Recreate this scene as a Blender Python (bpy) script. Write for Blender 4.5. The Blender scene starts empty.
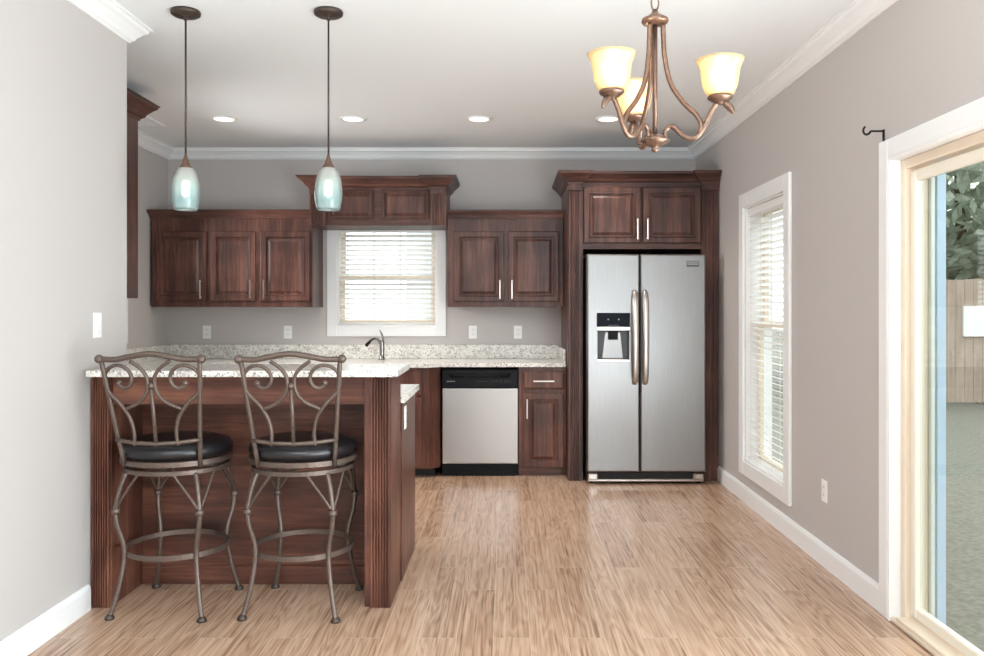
import bpy, bmesh, math, random
from mathutils import Vector, Matrix
random.seed(7)
scn = bpy.context.scene
COL = scn.collection
PI = math.pi

# ------------------------------------------------------------------ camera, world, lights, exposure
EYE = 1.352                       # eye height (m); +Y looks into the kitchen, metres everywhere
cd = bpy.data.cameras.new('camera'); cam = bpy.data.objects.new('camera', cd); COL.objects.link(cam)
cam.location = (0, 0, EYE); cam.rotation_euler = (PI/2, 0, 0)
cd.sensor_width = 36; cd.lens = 824/984*36; cd.shift_x = -14/984; cd.shift_y = -19/984
cd.clip_start = .05; cd.clip_end = 200
scn.camera = cam

w = bpy.data.worlds.new('world'); scn.world = w; w.use_nodes = True
bg = w.node_tree.nodes['Background']
bg.inputs[0].default_value = (.95, .975, 1.0, 1); bg.inputs[1].default_value = 2.5

def area(name, loc, rot, sx, sy, power, color=(1, 1, 1), spread=PI):
    l = bpy.data.lights.new(name, 'AREA'); l.shape = 'RECTANGLE'; l.size = sx; l.size_y = sy
    l.energy = power; l.color = color; l.spread = spread
    o = bpy.data.objects.new(name, l); COL.objects.link(o); o.location = loc; o.rotation_euler = rot
    return o
sd = bpy.data.lights.new('hazy_sun', 'SUN'); sd.energy = 1.6; sd.angle = math.radians(50); sd.color = (1, .98, .95)
so = bpy.data.objects.new('hazy_sun', sd); COL.objects.link(so); so.rotation_euler = Vector((.45, .55, .9)).to_track_quat('Z', 'Y').to_euler()
# added lamps: fill behind the camera, patio door daylight from the right wall
area('fill_behind', (-.1, -2.9, 1.45), (PI/2+1.10, 0, 0), 3.2, 2.1, 440, (.77, .92, 1.0), math.radians(125))
area('daylight_patio', (1.66, 1.2, 1.15), (PI/2+.30, 0, PI/2-.08), 2.6, 2.0, 235, (.82, .94, 1.0))
# added fill lamp in an invented side window, hidden behind the dining wall
area('fill_kitchen', (-2.965, 5.92, 1.75), (PI/2-.25, 0, -PI/2), .95, 1.15, 38, (.98, .97, .95), math.radians(120))

vs = scn.view_settings
scn.display_settings.display_device = 'sRGB'
vs.view_transform = 'Standard'; vs.look = 'None'; vs.exposure = 0.08; vs.gamma = 1; vs.use_curve_mapping = False
scn.cycles.max_bounces = 10; scn.cycles.diffuse_bounces = 6; scn.cycles.transparent_max_bounces = 16
scn.cycles.sample_clamp_indirect = 6.0

# ------------------------------------------------------------------ materials
def srgb(r, g, b):
    f = lambda c: (c/255/12.92) if c/255 <= .04045 else ((c/255+.055)/1.055)**2.4
    return (f(r), f(g), f(b), 1)

class NT:
    def __init__(s, name):
        s.m = bpy.data.materials.new(name); s.m.use_nodes = True
        s.t = s.m.node_tree; s.b = s.t.nodes['Principled BSDF']; s.out = s.t.nodes['Material Output']
    def n(s, typ, **kw):
        nd = s.t.nodes.new(typ)
        for k, v in kw.items():
            if k.startswith('i_'):
                nd.inputs[k[2:].replace('_', ' ')].default_value = v
            else: setattr(nd, k, v)
        return nd
    def l(s, a, b): s.t.links.new(a, b)
    def coords(s, scale=(1, 1, 1), rot=(0, 0, 0)):
        tc = s.n('ShaderNodeTexCoord'); mp = s.n('ShaderNodeMapping')
        mp.inputs['Scale'].default_value = scale; mp.inputs['Rotation'].default_value = rot
        s.l(tc.outputs['Object'], mp.inputs['Vector']); return mp.outputs['Vector']
    def ramp(s, fac, stops, interp='LINEAR'):
        r = s.n('ShaderNodeValToRGB'); r.color_ramp.interpolation = interp
        e = r.color_ramp.elements
        while len(e) < len(stops): e.new(.5)
        for x, (p, c) in zip(e, stops): x.position = p; x.color = c
        s.l(fac, r.inputs['Fac']); return r.outputs['Color']
    def mix(s, fac, a, b, mode='MIX'):
        m = s.n('ShaderNodeMix', data_type='RGBA', blend_type=mode)
        if hasattr(fac, 'node'): s.l(fac, m.inputs[0])
        else: m.inputs[0].default_value = fac
        for v, i in ((a, 6), (b, 7)):
            if hasattr(v, 'node'): s.l(v, m.inputs[i])
            else: m.inputs[i].default_value = v
        return m.outputs[2]
    def math(s, op, a, b=0.0):
        m = s.n('ShaderNodeMath', operation=op)
        for v, i in ((a, 0), (b, 1)):
            if hasattr(v, 'node'): s.l(v, m.inputs[i])
            else: m.inputs[i].default_value = v
        return m.outputs[0]
    def bump(s, h, strength=.2, dist=.002):
        b = s.n('ShaderNodeBump'); b.inputs['Strength'].default_value = strength; b.inputs['Distance'].default_value = dist
        s.l(h, b.inputs['Height']); s.l(b.outputs['Normal'], s.b.inputs['Normal'])

def plain(name, col, rough=.5, metal=0, bump=0, bscale=200, var=0.0, spec=.5, coat=0):
    k = NT(name); k.b.inputs['Roughness'].default_value = rough; k.b.inputs['Metallic'].default_value = metal
    k.b.inputs['Specular IOR Level'].default_value = spec; k.b.inputs['Coat Weight'].default_value = coat
    nz = k.n('ShaderNodeTexNoise', i_Scale=bscale, i_Detail=2.0); k.l(k.coords(), nz.inputs['Vector'])
    d = tuple(c*(1-var) for c in col[:3])+(1,); u = tuple(min(1, c*(1+var)) for c in col[:3])+(1,)
    k.l(k.ramp(nz.outputs['Fac'], [(.3, d), (.7, u)]), k.b.inputs['Base Color'])
    if bump: k.bump(nz.outputs['Fac'], bump, .001)
    return k.m

def wood(name, dark, mid, light, axis='z', rough=.38):
    k = NT(name)
    sc = {'z': (16, 16, 1.1), 'x': (1.1, 16, 16), 'y': (16, 1.1, 16)}[axis]
    v = k.coords(sc)
    n1 = k.n('ShaderNodeTexNoise', i_Scale=1.0, i_Detail=5.0, i_Roughness=.6, i_Distortion=.4); k.l(v, n1.inputs['Vector'])
    v2 = k.coords(tuple(c*5 for c in sc))
    n2 = k.n('ShaderNodeTexNoise', i_Scale=1.0, i_Detail=3.0); k.l(v2, n2.inputs['Vector'])
    n3 = k.n('ShaderNodeTexNoise', i_Scale=3.2, i_Detail=2.0); k.l(k.coords(), n3.inputs['Vector'])
    f = k.math('ADD', k.math('ADD', k.math('MULTIPLY', n1.outputs['Fac'], .45), k.math('MULTIPLY', n3.outputs['Fac'], .30)), k.math('MULTIPLY', n2.outputs['Fac'], .25))
    k.l(k.ramp(f, [(.34, dark), (.5, mid), (.66, light)]), k.b.inputs['Base Color'])
    k.b.inputs['Roughness'].default_value = rough; k.b.inputs['Specular IOR Level'].default_value = .35
    k.bump(n2.outputs['Fac'], .06, .001)
    return k.m

WD = (srgb(46, 28, 24), srgb(81, 52, 45), srgb(124, 84, 71))
M = {}
WD_LIT = (srgb(50, 28, 22), srgb(89, 53, 42), srgb(134, 87, 68))  # same stain, colour lightened to paint in brighter light on base units and bar
M['wood_lit'] = wood('stained_wood_lit', *WD_LIT); M['wood_lit_x'] = wood('stained_wood_lit_rail', *WD_LIT, axis='x')
M['wood'] = wood('stained_wood', *WD)
M['wood_x'] = wood('stained_wood_rail', *WD, axis='x')
M['wood_y'] = wood('stained_wood_return', *WD, axis='y')
M['wall'] = plain('greige_wall_paint', srgb(192, 186, 183), .6, bump=.05, bscale=300, var=.01, spec=.3)
M['ceiling'] = plain('white_ceiling_paint', srgb(236, 238, 239), .8, bump=.04, bscale=260, var=.01, spec=.2)
M['white'] = plain('white_trim_paint', srgb(240, 240, 240), .35, var=.01)
M['sash'] = plain('pale_almond_vinyl', srgb(236, 228, 214), .4, var=.01)
M['tan'] = plain('almond_vinyl', srgb(226, 210, 190), .4, var=.01)
M['palevinyl'] = plain('pale_vinyl', srgb(232, 234, 230), .4, var=.01)
M['blue'] = plain('pale_blue_flashing', srgb(190, 208, 230), .5, var=.02)
M['plastic'] = plain('white_plate_plastic', srgb(244, 243, 240), .3, var=.005)
M['slot'] = plain('outlet_slot_grey', srgb(120, 118, 115), .5)
M['black'] = plain('black_gloss_plastic', srgb(16, 16, 19), .45, var=.05, spec=.15)
M['darkgap'] = plain('dark_cavity', srgb(26, 22, 22), .7, var=.05)
M['darkglass'] = plain('dark_blue_display', srgb(16, 21, 32), .45, spec=.12)
M['mark'] = plain('pale_grey_print', srgb(170, 172, 176), .5)
M['markdim'] = plain('grey_print', srgb(95, 98, 104), .5)
M['recess'] = plain('dark_grey_dispenser_plastic', srgb(92, 93, 96), .5)
M['badge'] = plain('dark_grey_badge', srgb(92, 92, 94), .35, metal=.6)
M['nickel'] = plain('brushed_nickel', srgb(196, 188, 182), .28, metal=1)
M['darknickel'] = plain('dark_pewter', srgb(150, 145, 142), .25, metal=1)
M['leather'] = plain('black_leather', srgb(26, 24, 27), .33, bump=.25, bscale=220, var=.15)
M['bronze'] = plain('antique_bronze', srgb(118, 93, 79), .36, metal=.75, bump=.08, bscale=80, var=.18)
M['oilbronze'] = plain('oil_rubbed_bronze', srgb(72, 60, 54), .45, metal=.5, var=.12, bscale=60)
M['stoolmetal'] = plain('taupe_bronze_metal', srgb(98, 84, 76), .42, metal=.5, bump=.1, bscale=120, var=.18)
M['iron'] = plain('black_iron', srgb(34, 30, 30), .45, metal=.6)
k = NT('white_blind_slat'); k.b.inputs['Base Color'].default_value = srgb(248, 248, 247); k.b.inputs['Roughness'].default_value = .45
tl = k.n('ShaderNodeBsdfTranslucent'); tl.inputs[0].default_value = srgb(252, 252, 251); mx = k.n('ShaderNodeMixShader'); mx.inputs[0].default_value = .7
k.l(k.b.outputs[0], mx.inputs[1]); k.l(tl.outputs[0], mx.inputs[2]); k.l(mx.outputs[0], k.out.inputs['Surface'])
M['slat'] = k.m
M['cord'] = plain('blind_cord', srgb(225, 222, 215), .7)

k = NT('brushed_stainless'); k.b.inputs['Metallic'].default_value = 1
nz = k.n('ShaderNodeTexNoise', i_Scale=1.0, i_Detail=3.0); k.l(k.coords((400, 400, 4)), nz.inputs['Vector'])
k.l(k.ramp(nz.outputs['Fac'], [(.3, srgb(140, 138, 137)), (.7, srgb(150, 148, 147))]), k.b.inputs['Base Color'])
k.b.inputs['Roughness'].default_value = .33; k.b.inputs['Anisotropic'].default_value = .4
M['steel'] = k.m
M['steel_door'] = plain('satin_stainless', srgb(172, 167, 163), .36, metal=1, var=.01, bscale=3)

k = NT('speckled_granite')
v = k.coords()
n0 = k.n('ShaderNodeTexNoise', i_Scale=26.0, i_Detail=4.0, i_Roughness=.6); k.l(v, n0.inputs['Vector'])
base = k.ramp(n0.outputs['Fac'], [(.30, srgb(196, 190, 182)), (.48, srgb(232, 229, 222)), (.7, srgb(244, 242, 237))])
n1 = k.n('ShaderNodeTexNoise', i_Scale=62.0, i_Detail=3.0, i_Roughness=.55, i_Distortion=.6); k.l(v, n1.inputs['Vector'])
f1 = k.ramp(n1.outputs['Fac'], [(.56, (0, 0, 0, 1)), (.63, (1, 1, 1, 1))])
c1 = k.mix(f1, base, srgb(184, 177, 171))
n2 = k.n('ShaderNodeTexNoise', i_Scale=95.0, i_Detail=2.0, i_Distortion=.8); k.l(v, n2.inputs['Vector'])
f2 = k.ramp(n2.outputs['Fac'], [(.60, (0, 0, 0, 1)), (.665, (1, 1, 1, 1))])
c2 = k.mix(f2, c1, srgb(86, 78, 76))
k.l(c2, k.b.inputs['Base Color']); k.b.inputs['Roughness'].default_value = .18
M['granite'] = k.m

k = NT('wood_look_tile')
v = k.coords((1, 1, 1), (0, 0, PI/2))
br = k.n('ShaderNodeTexBrick', offset=.37, offset_frequency=2, squash=1.0)
br.inputs['Color1'].default_value = (0, 0, 0, 1); br.inputs['Color2'].default_value = (1, 1, 1, 1); br.inputs['Mortar'].default_value = (.5, .5, .5, 1)
br.inputs['Scale'].default_value = 1.0; br.inputs['Mortar Size'].default_value = .0012; br.inputs['Mortar Smooth'].default_value = .1
br.inputs['Bias'].default_value = 0; br.inputs['Brick Width'].default_value = .92; br.inputs['Row Height'].default_value = .152
k.l(v, br.inputs['Vector'])
rnd = k.n('ShaderNodeSeparateColor'); k.l(br.outputs['Color'], rnd.inputs[0])
seed = k.math('MULTIPLY', rnd.outputs[0], 37.0)
g1 = k.n('ShaderNodeTexNoise', noise_dimensions='4D', i_Scale=1.0, i_Detail=3.0, i_Roughness=.5, i_Distortion=.1)
k.l(k.coords((7, .8, 7)), g1.inputs['Vector']); k.l(seed, g1.inputs['W'])
rings = k.math('ADD', k.math('MULTIPLY', k.math('SINE', k.math('MULTIPLY', g1.outputs['Fac'], 90.0)), .5), .5)
g2 = k.n('ShaderNodeTexNoise', noise_dimensions='4D', i_Scale=1.0, i_Detail=5.0, i_Roughness=.65)
k.l(k.coords((105, 1.7, 105)), g2.inputs['Vector']); k.l(seed, g2.inputs['W'])
fac = k.math('ADD', k.math('MULTIPLY', rings, .10), k.math('ADD', k.math('MULTIPLY', g2.outputs['Fac'], .80), k.math('MULTIPLY', rnd.outputs[0], .10)))
cw = k.ramp(fac, [(.32, srgb(132, 101, 80)), (.45, srgb(173, 139, 115)), (.58, srgb(194, 162, 137)), (.76, srgb(211, 183, 160))])
cf = k.mix(br.outputs['Fac'], cw, srgb(206, 184, 164))
k.l(cf, k.b.inputs['Base Color']); k.b.inputs['Roughness'].default_value = .30
k.l(k.math('ADD', .17, k.math('MULTIPLY', g2.outputs['Fac'], .12)), k.b.inputs['Roughness'])
k.bump(k.math('SUBTRACT', k.math('MULTIPLY', g2.outputs['Fac'], .25), br.outputs['Fac']), .18, .0015)
M['floor'] = k.m

def glassmat(name, tint, refl=.06):
    k = NT(name); k.t.nodes.remove(k.b)
    tr = k.n('ShaderNodeBsdfTransparent'); tr.inputs[0].default_value = tint
    gl = k.n('ShaderNodeBsdfGlossy'); gl.inputs['Roughness'].default_value = .02
    fr = k.n('ShaderNodeFresnel', i_IOR=1.5); mx = k.n('ShaderNodeMixShader'); geo = k.n('ShaderNodeNewGeometry')
    k.l(k.math('MULTIPLY', k.math('MULTIPLY', fr.outputs[0], refl/.04), k.math('SUBTRACT', 1.0, geo.outputs['Backfacing'])), mx.inputs[0])
    k.l(tr.outputs[0], mx.inputs[1]); k.l(gl.outputs[0], mx.inputs[2]); k.l(mx.outputs[0], k.out.inputs['Surface'])
    return k.m
M['glass'] = glassmat('window_glass', (.95, .98, .97, 1), .05)
M['doorglass'] = glassmat('tinted_door_glass', (.88, .92, .90, 1), .05)

def emit(name, col, s):
    k = NT(name); k.t.nodes.remove(k.b)
    e = k.n('ShaderNodeEmission'); e.inputs[0].default_value = col; e.inputs[1].default_value = s
    k.l(e.outputs[0], k.out.inputs['Surface']); return k.m
M['lens'] = emit('downlight_lens', (1, .90, .74, 1), 2.2)
M['bulb'] = emit('warm_bulb', (1, .92, .78, 1), 12)
M['pendantbulb'] = emit('pendant_bulb', (1, .93, .80, 1), 7)

def shademat(name, stops, alpha, zrange, glow=0.0, glowcol=(1, .85, .6, 1), swirl=0.0):
    k = NT(name); k.t.nodes.remove(k.b)
    tc = k.n('ShaderNodeTexCoord'); sp = k.n('ShaderNodeSeparateXYZ'); k.l(tc.outputs['Object'], sp.inputs[0])
    nz = k.n('ShaderNodeTexNoise', i_Scale=9.0, i_Detail=2.0, i_Distortion=1.5); k.l(k.coords((2, 2, .6), (.5, .3, 0)), nz.inputs['Vector'])
    f = k.math('DIVIDE', k.math('SUBTRACT', sp.outputs[2], zrange[0]), zrange[1]-zrange[0])
    f = k.math('ADD', f, k.math('MULTIPLY', k.math('SUBTRACT', nz.outputs['Fac'], .5), swirl))
    c = k.ramp(f, stops)
    tl = k.n('ShaderNodeBsdfTranslucent'); df = k.n('ShaderNodeBsdfDiffuse'); gl = k.n('ShaderNodeBsdfGlossy'); gl.inputs['Roughness'].default_value = .12
    k.l(c, tl.inputs[0]); k.l(c, df.inputs[0])
    tr = k.n('ShaderNodeBsdfRefraction', i_IOR=1.12, i_Roughness=.26); k.l(c, tr.inputs[0])
    a = k.n('ShaderNodeMixShader'); a.inputs[0].default_value = .45; k.l(tl.outputs[0], a.inputs[1]); k.l(df.outputs[0], a.inputs[2])
    b = k.n('ShaderNodeMixShader'); b.inputs[0].default_value = alpha; k.l(a.outputs[0], b.inputs[1]); k.l(tr.outputs[0], b.inputs[2])
    fr = k.n('ShaderNodeFresnel', i_IOR=1.45); d = k.n('ShaderNodeMixShader'); k.l(fr.outputs[0], d.inputs[0]); k.l(b.outputs[0], d.inputs[1]); k.l(gl.outputs[0], d.inputs[2])
    last = d
    if glow:
        e = k.n('ShaderNodeEmission'); e.inputs[0].default_value = glowcol; e.inputs[1].default_value = glow
        ad = k.n('ShaderNodeAddShader'); k.l(d.outputs[0], ad.inputs[0]); k.l(e.outputs[0], ad.inputs[1]); last = ad
    k.l(last.outputs[0], k.out.inputs['Surface']); return k.m

# outdoors
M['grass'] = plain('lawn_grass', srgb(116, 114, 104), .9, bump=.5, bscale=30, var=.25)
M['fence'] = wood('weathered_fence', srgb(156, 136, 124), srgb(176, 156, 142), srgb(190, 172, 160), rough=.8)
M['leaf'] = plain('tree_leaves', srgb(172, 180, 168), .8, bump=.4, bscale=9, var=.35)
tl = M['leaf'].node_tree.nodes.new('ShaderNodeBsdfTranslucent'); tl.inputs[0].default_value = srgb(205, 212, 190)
mx = M['leaf'].node_tree.nodes.new('ShaderNodeMixShader'); mx.inputs[0].default_value = .4
_t = M['leaf'].node_tree; _t.links.new(_t.nodes['Principled BSDF'].outputs[0], mx.inputs[1]); _t.links.new(tl.outputs[0], mx.inputs[2]); _t.links.new(mx.outputs[0], _t.nodes['Material Output'].inputs['Surface'])
M['bark'] = plain('tree_bark', srgb(96, 80, 68), .9, var=.2, bscale=20)
M['siding'] = plain('pale_grey_siding', srgb(222, 224, 224), .8, var=.03, bscale=4)
M['roofing'] = plain('grey_shingles', srgb(120, 118, 116), .9, var=.15, bscale=12)
M['stucco'] = plain('exterior_wall', srgb(200, 196, 190), .9)

# ------------------------------------------------------------------ mesh helpers
def spline(pts, n=8, closed=False):
    P = [Vector(p) for p in pts]; out = []; N = len(P)
    rng = range(N) if closed else range(N-1)
    for i in rng:
        if closed: a, b, c, d = P[i-1], P[i], P[(i+1) % N], P[(i+2) % N]
        else: a, b, c, d = P[max(i-1, 0)], P[i], P[i+1], P[min(i+2, N-1)]
        for j in range(n):
            t = j/n
            out.append(.5*((2*b)+(c-a)*t+(2*a-5*b+4*c-d)*t*t+(3*b-a-3*c+d)*t**3))
    if not closed: out.append(P[-1])
    return out

class MB:
    def __init__(s): s.bm = bmesh.new()
    def box(s, x0, x1, y0, y1, z0, z1, bev=0, seg=1):
        r = bmesh.ops.create_cube(s.bm, size=1)
        vs_ = r['verts']
        for v in vs_:
            v.co = Vector((x0+(v.co.x+.5)*(x1-x0), y0+(v.co.y+.5)*(y1-y0), z0+(v.co.z+.5)*(z1-z0)))
        if bev:
            ed = list({e for v in vs_ for e in v.link_edges})
            bmesh.ops.bevel(s.bm, geom=ed, offset=bev, segments=seg, affect='EDGES', profile=.5)
        return s
    def grid(s, rings, close_ring=True, close_path=False, caps=True, smooth=False):
        R = [[s.bm.verts.new(p) for p in r] for r in rings]
        n = len(R[0]); m = len(R)
        for i in range(m if close_path else m-1):
            A, B = R[i], R[(i+1) % m]
            for j in range(n if close_ring else n-1):
                f = s.bm.faces.new((A[j], A[(j+1) % n], B[(j+1) % n], B[j])); f.smooth = smooth
        if caps and not close_path and close_ring:
            s.bm.faces.new(list(reversed(R[0]))); s.bm.faces.new(R[-1])
        return s
    def lathe(s, cx, cy, prof, n=32, caps=True, smooth=True, closed=False):
        rings = [[(cx+r*math.cos(2*PI*j/n), cy+r*math.sin(2*PI*j/n), z) for j in range(n)] for r, z in prof]
        return s.grid(rings, True, closed, caps, smooth)
    def tube(s, pts, r, n=8, closed=False, flat=1.0, smooth=True):
        P = [Vector(p) for p in pts]; N = len(P)
        rad = r if isinstance(r, (list, tuple)) else [r]*N
        T = []
        for i in range(N):
            a = P[i-1] if (i > 0 or closed) else P[0]; b = P[(i+1) % N] if (i < N-1 or closed) else P[-1]
            T.append((b-a).normalized())
        up = Vector((0, 0, 1)) if abs(T[0].z) < .9 else Vector((0, 1, 0))
        nrm = (up - T[0]*up.dot(T[0])).normalized(); rings = []
        for i in range(N):
            nrm = (nrm - T[i]*nrm.dot(T[i]))
            nrm = nrm.normalized(); bi = T[i].cross(nrm)
            rings.append([P[i]+(nrm*math.cos(2*PI*j/n)*flat+bi*math.sin(2*PI*j/n))*rad[i] for j in range(n)])
        return s.grid(rings, True, closed, True, smooth)
    def sphere(s, c, r, n=12, sz=1.0):
        re = bmesh.ops.create_uvsphere(s.bm, u_segments=n, v_segments=max(6, n//2), radius=r)
        for v in re['verts']: v.co = Vector((v.co.x+c[0], v.co.y+c[1], v.co.z*sz+c[2]))
        for f in {f for v in re['verts'] for f in v.link_faces}: f.smooth = True
        return s
    def prism(s, poly, z0, z1):
        return s.grid([[(x, y, z0) for x, y in poly], [(x, y, z1) for x, y in poly]])
    def prism_y(s, poly, y0, y1):
        return s.grid([[(x, y0, z) for x, z in poly], [(x, y1, z) for x, z in poly]])
    def sweep(s, path, prof, closed=False):
        P = [Vector((p[0], p[1])) for p in path]; N = len(P); rings = []
        for i in range(N):
            ns = []
            if i > 0 or closed: d = (P[i]-P[i-1]).normalized(); ns.append(Vector((d.y, -d.x)))
            if i < N-1 or closed: d = (P[(i+1) % N]-P[i]).normalized(); ns.append(Vector((d.y, -d.x)))
            m = ns[0] if len(ns) == 1 else (ns[0]+ns[1])/(1+ns[0].dot(ns[1]))
            rings.append([(P[i].x+m.x*u, P[i].y+m.y*u, z) for u, z in prof])
        return s.grid(rings, True, closed)
    def nest(s, loops):
        """loops of four points each, joined in turn; last one filled, first one filled (back)."""
        return s.grid(loops)
    def build(s, name, mat, parent=None, mod=None):
        bmesh.ops.recalc_face_normals(s.bm, faces=s.bm.faces[:])
        org = ORG.get(parent.name, Vector((0, 0, 0))) if parent else None
        if org is None:
            vv = [v.co for v in s.bm.verts]
            org = Vector(((min(v.x for v in vv)+max(v.x for v in vv))/2, (min(v.y for v in vv)+max(v.y for v in vv))/2, min(v.z for v in vv)))
            loc = org
        else: loc = Vector((0, 0, 0))
        bmesh.ops.translate(s.bm, verts=s.bm.verts[:], vec=-org)
        me = bpy.data.meshes.new(name); s.bm.to_mesh(me); s.bm.free()
        me.materials.append(M[mat] if isinstance(mat, str) else mat)
        o = bpy.data.objects.new(name, me); COL.objects.link(o); o.location = loc
        if parent: o.parent = parent
        ORG[o.name] = org
        return o
ORG = {}
def thing(name, label, cat, loc=(0, 0, 0), group=None):
    o = bpy.data.objects.new(name, None); COL.objects.link(o); o.location = loc; o.empty_display_size = .1
    o['label'] = label; o['category'] = cat
    if group: o['group'] = group
    ORG[o.name] = Vector(loc); return o
def tag(o, label, cat, group=None):
    o['label'] = label; o['category'] = cat
    if group: o['group'] = group
    return o
def struct(o): o['kind'] = 'structure'; return o
def copy_tree(o, parent=None):
    c = o.copy(); COL.objects.link(c)
    if parent: c.parent = parent
    ORG[c.name] = ORG.get(o.name, Vector())
    for ch in list(o.children): copy_tree(ch, c)
    return c
# survey helpers: a sighting on the photograph plus its measured distance gives metres
def sx(px, d): return (px-506)*d/824
def sz(py, d): return EYE-(py-309)*d/824

# ------------------------------------------------------------------ room shell
XR, XL, XK, YB, YE, YF, ZC = 1.68, -1.882, -2.99, 7.292, 4.09, -3.0, 2.763
SW = (-1.492, -.618, 1.202, 2.095)          # sink window hole  x0 x1 z0 z1
RW = (4.94, 5.783, .29, 2.06)                # side window hole  y0 y1 z0 z1
PD = (1.85, 3.585, 0.0, 2.008)                # patio door hole   y0 y1 z0 z1
struct(MB().box(XK-.2, XR+.19, YF-.2, YB+.16, -.12, 0).build('floor', 'floor'))
struct(MB().box(XK-.2, XR+.19, YF-.2, YB+.16, ZC, ZC+.12).build('ceiling', 'ceiling'))
b = MB()
b.box(XK, SW[0], YB, YB+.16, 0, ZC); b.box(SW[1], XR, YB, YB+.16, 0, ZC)
b.box(SW[0], SW[1], YB, YB+.16, 0, SW[2]); b.box(SW[0], SW[1], YB, YB+.16, SW[3], ZC)
struct(b.build('wall_back', 'wall'))
b = MB()
b.box(XR, XR+.19, YF, PD[0], 0, ZC); b.box(XR, XR+.19, PD[0], PD[1], PD[3], ZC)
b.box(XR, XR+.19, PD[1], RW[0], 0, ZC); b.box(XR, XR+.19, RW[1], YB+.16, 0, ZC)
b.box(XR, XR+.19, RW[0], RW[1], 0, RW[2]); b.box(XR, XR+.19, RW[0], RW[1], RW[3], ZC)
struct(b.build('wall_right', 'wall'))
struct(MB().box(XK-.2, XL, YF, YE, 0, ZC).build('wall_left', 'wall'))
struct(MB().box(XK-.2, XK, YE, YB+.16, 0, ZC).build('wall_kitchen_left', 'wall'))
b = MB()                                      # wall behind the camera; its wide opening is added to let light in
b.box(XL, -1.75, YF-.16, YF, 0, ZC); b.box(1.55, XR, YF-.16, YF, 0, ZC)
b.box(-1.75, 1.55, YF-.16, YF, 2.6, ZC); b.box(-1.75, 1.55, YF-.16, YF, 0, .3)
struct(b.build('wall_front', 'wall'))
w3 = bpy.data.objects.new('added_window', None); COL.objects.link(w3); w3['kind'] = 'structure'; ORG['added_window'] = Vector((0, 0, 0))  # invented window, only a casing around the added kitchen fill lamp
b = MB()
for (a0, a1, q0, q1) in ((5.36, 5.44, 1.08, 2.42), (6.40, 6.48, 1.08, 2.42), (5.44, 6.40, 1.08, 1.16), (5.44, 6.40, 2.34, 2.42)): b.box(XK, XK+.02, a0, a1, q0, q1, .003)
b.build('casing', 'white', w3)
# crown moulding, one continuous run
cr = [(0, ZC-.088), (.010, ZC-.088), (.014, ZC-.082), (.026, ZC-.074), (.034, ZC-.058), (.058, ZC-.034), (.074, ZC-.024), (.078, ZC-.010), (.092, ZC-.008), (.092, ZC), (0, ZC)]
struct(MB().sweep([(XL, YF), (XL, YE), (XK, YE), (XK, YB), (XR, YB), (XR, YF)], cr).build('trim_1', 'white'))
bb = [(0, 0), (.016, 0), (.016, .095), (.011, .108), (.006, .115), (0, .115)]
struct(MB().sweep([(XL, YF), (XL, 3.705)], bb).build('baseboard_left', 'white'))
struct(MB().sweep([(XR, 6.50), (XR, 3.675)], bb).build('baseboard_right', 'white'))

def pane_frame(b, axis, a0, a1, z0, z1, c0, c1, wd, bev=.003):
    """four bars round a rectangle; axis 'x' = rectangle in XZ (depth along Y), 'y' = in YZ (depth along X)"""
    for (p0, p1, q0, q1) in ((a0, a0+wd, z0, z1), (a1-wd, a1, z0, z1), (a0+wd, a1-wd, z0, z0+wd), (a0+wd, a1-wd, z1-wd, z1)):
        if axis == 'x': b.box(p0, p1, c0, c1, q0, q1, bev)
        else: b.box(c0, c1, p0, p1, q0, q1, bev)

# sink window
x0, x1, z0, z1 = SW
w1 = bpy.data.objects.new('window_1', None); COL.objects.link(w1); w1['kind'] = 'structure'; ORG['window_1'] = Vector((0, 0, 0))
b = MB(); b.box(-1.582, x0, YB-.018, YB, 1.11, 2.16, .003); b.box(x1, -.530, YB-.018, YB, 1.11, 2.16, .003)
b.box(x0, x1, YB-.018, YB, 1.11, z0, .003); b.box(x0, x1, YB-.018, YB, z1, 2.16, .003)
b.build('casing', 'white', w1)
b = MB(); pane_frame(b, 'x', x0, x1, z0, z1, YB, YB+.155, .010, 0); b.build('jamb', 'white', w1)
zm = sz(277, YB)
for nm, za, zb, yy in (('lower_sash', z0+.01, zm+.02, YB+.075), ('upper_sash', zm-.02, z1-.01, YB+.11)):
    b = MB(); pane_frame(b, 'x', x0+.01, x1-.01, za, zb, yy, yy+.03, .042); f = b.build(nm, 'tan', w1)
    MB().box(x0+.05, x1-.05, yy+.012, yy+.016, za+.04, zb-.04).build('pane', 'glass', f)
# side window
y0, y1, z0, z1 = RW
w2 = bpy.data.objects.new('window_2', None); COL.objects.link(w2); w2['kind'] = 'structure'; ORG['window_2'] = Vector((0, 0, 0))
b = MB()
for (a0, a1, q0, q1) in ((y0-.1, y0, z0-.1, z1+.1), (y1, y1+.1, z0-.1, z1+.1), (y0, y1, z0-.1, z0), (y0, y1, z1, z1+.1)):
    b.box(XR-.02, XR, a0, a1, q0, q1, .004)
b.build('casing', 'white', w2)
b = MB(); pane_frame(b, 'y', y0, y1, z0, z1, XR, XR+.185, .010, 0); b.build('jamb', 'white', w2)
for nm, za, zb, xx in (('lower_sash', z0+.01, 1.27, XR+.085), ('upper_sash', 1.23, z1-.01, XR+.12)):
    b = MB(); pane_frame(b, 'y', y0+.01, y1-.01, za, zb, xx, xx+.03, .042); f = b.build(nm, 'tan', w2)
    MB().box(xx+.012, xx+.016, y0+.05, y1-.05, za+.04, zb-.04).build('pane', 'glass', f)
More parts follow.
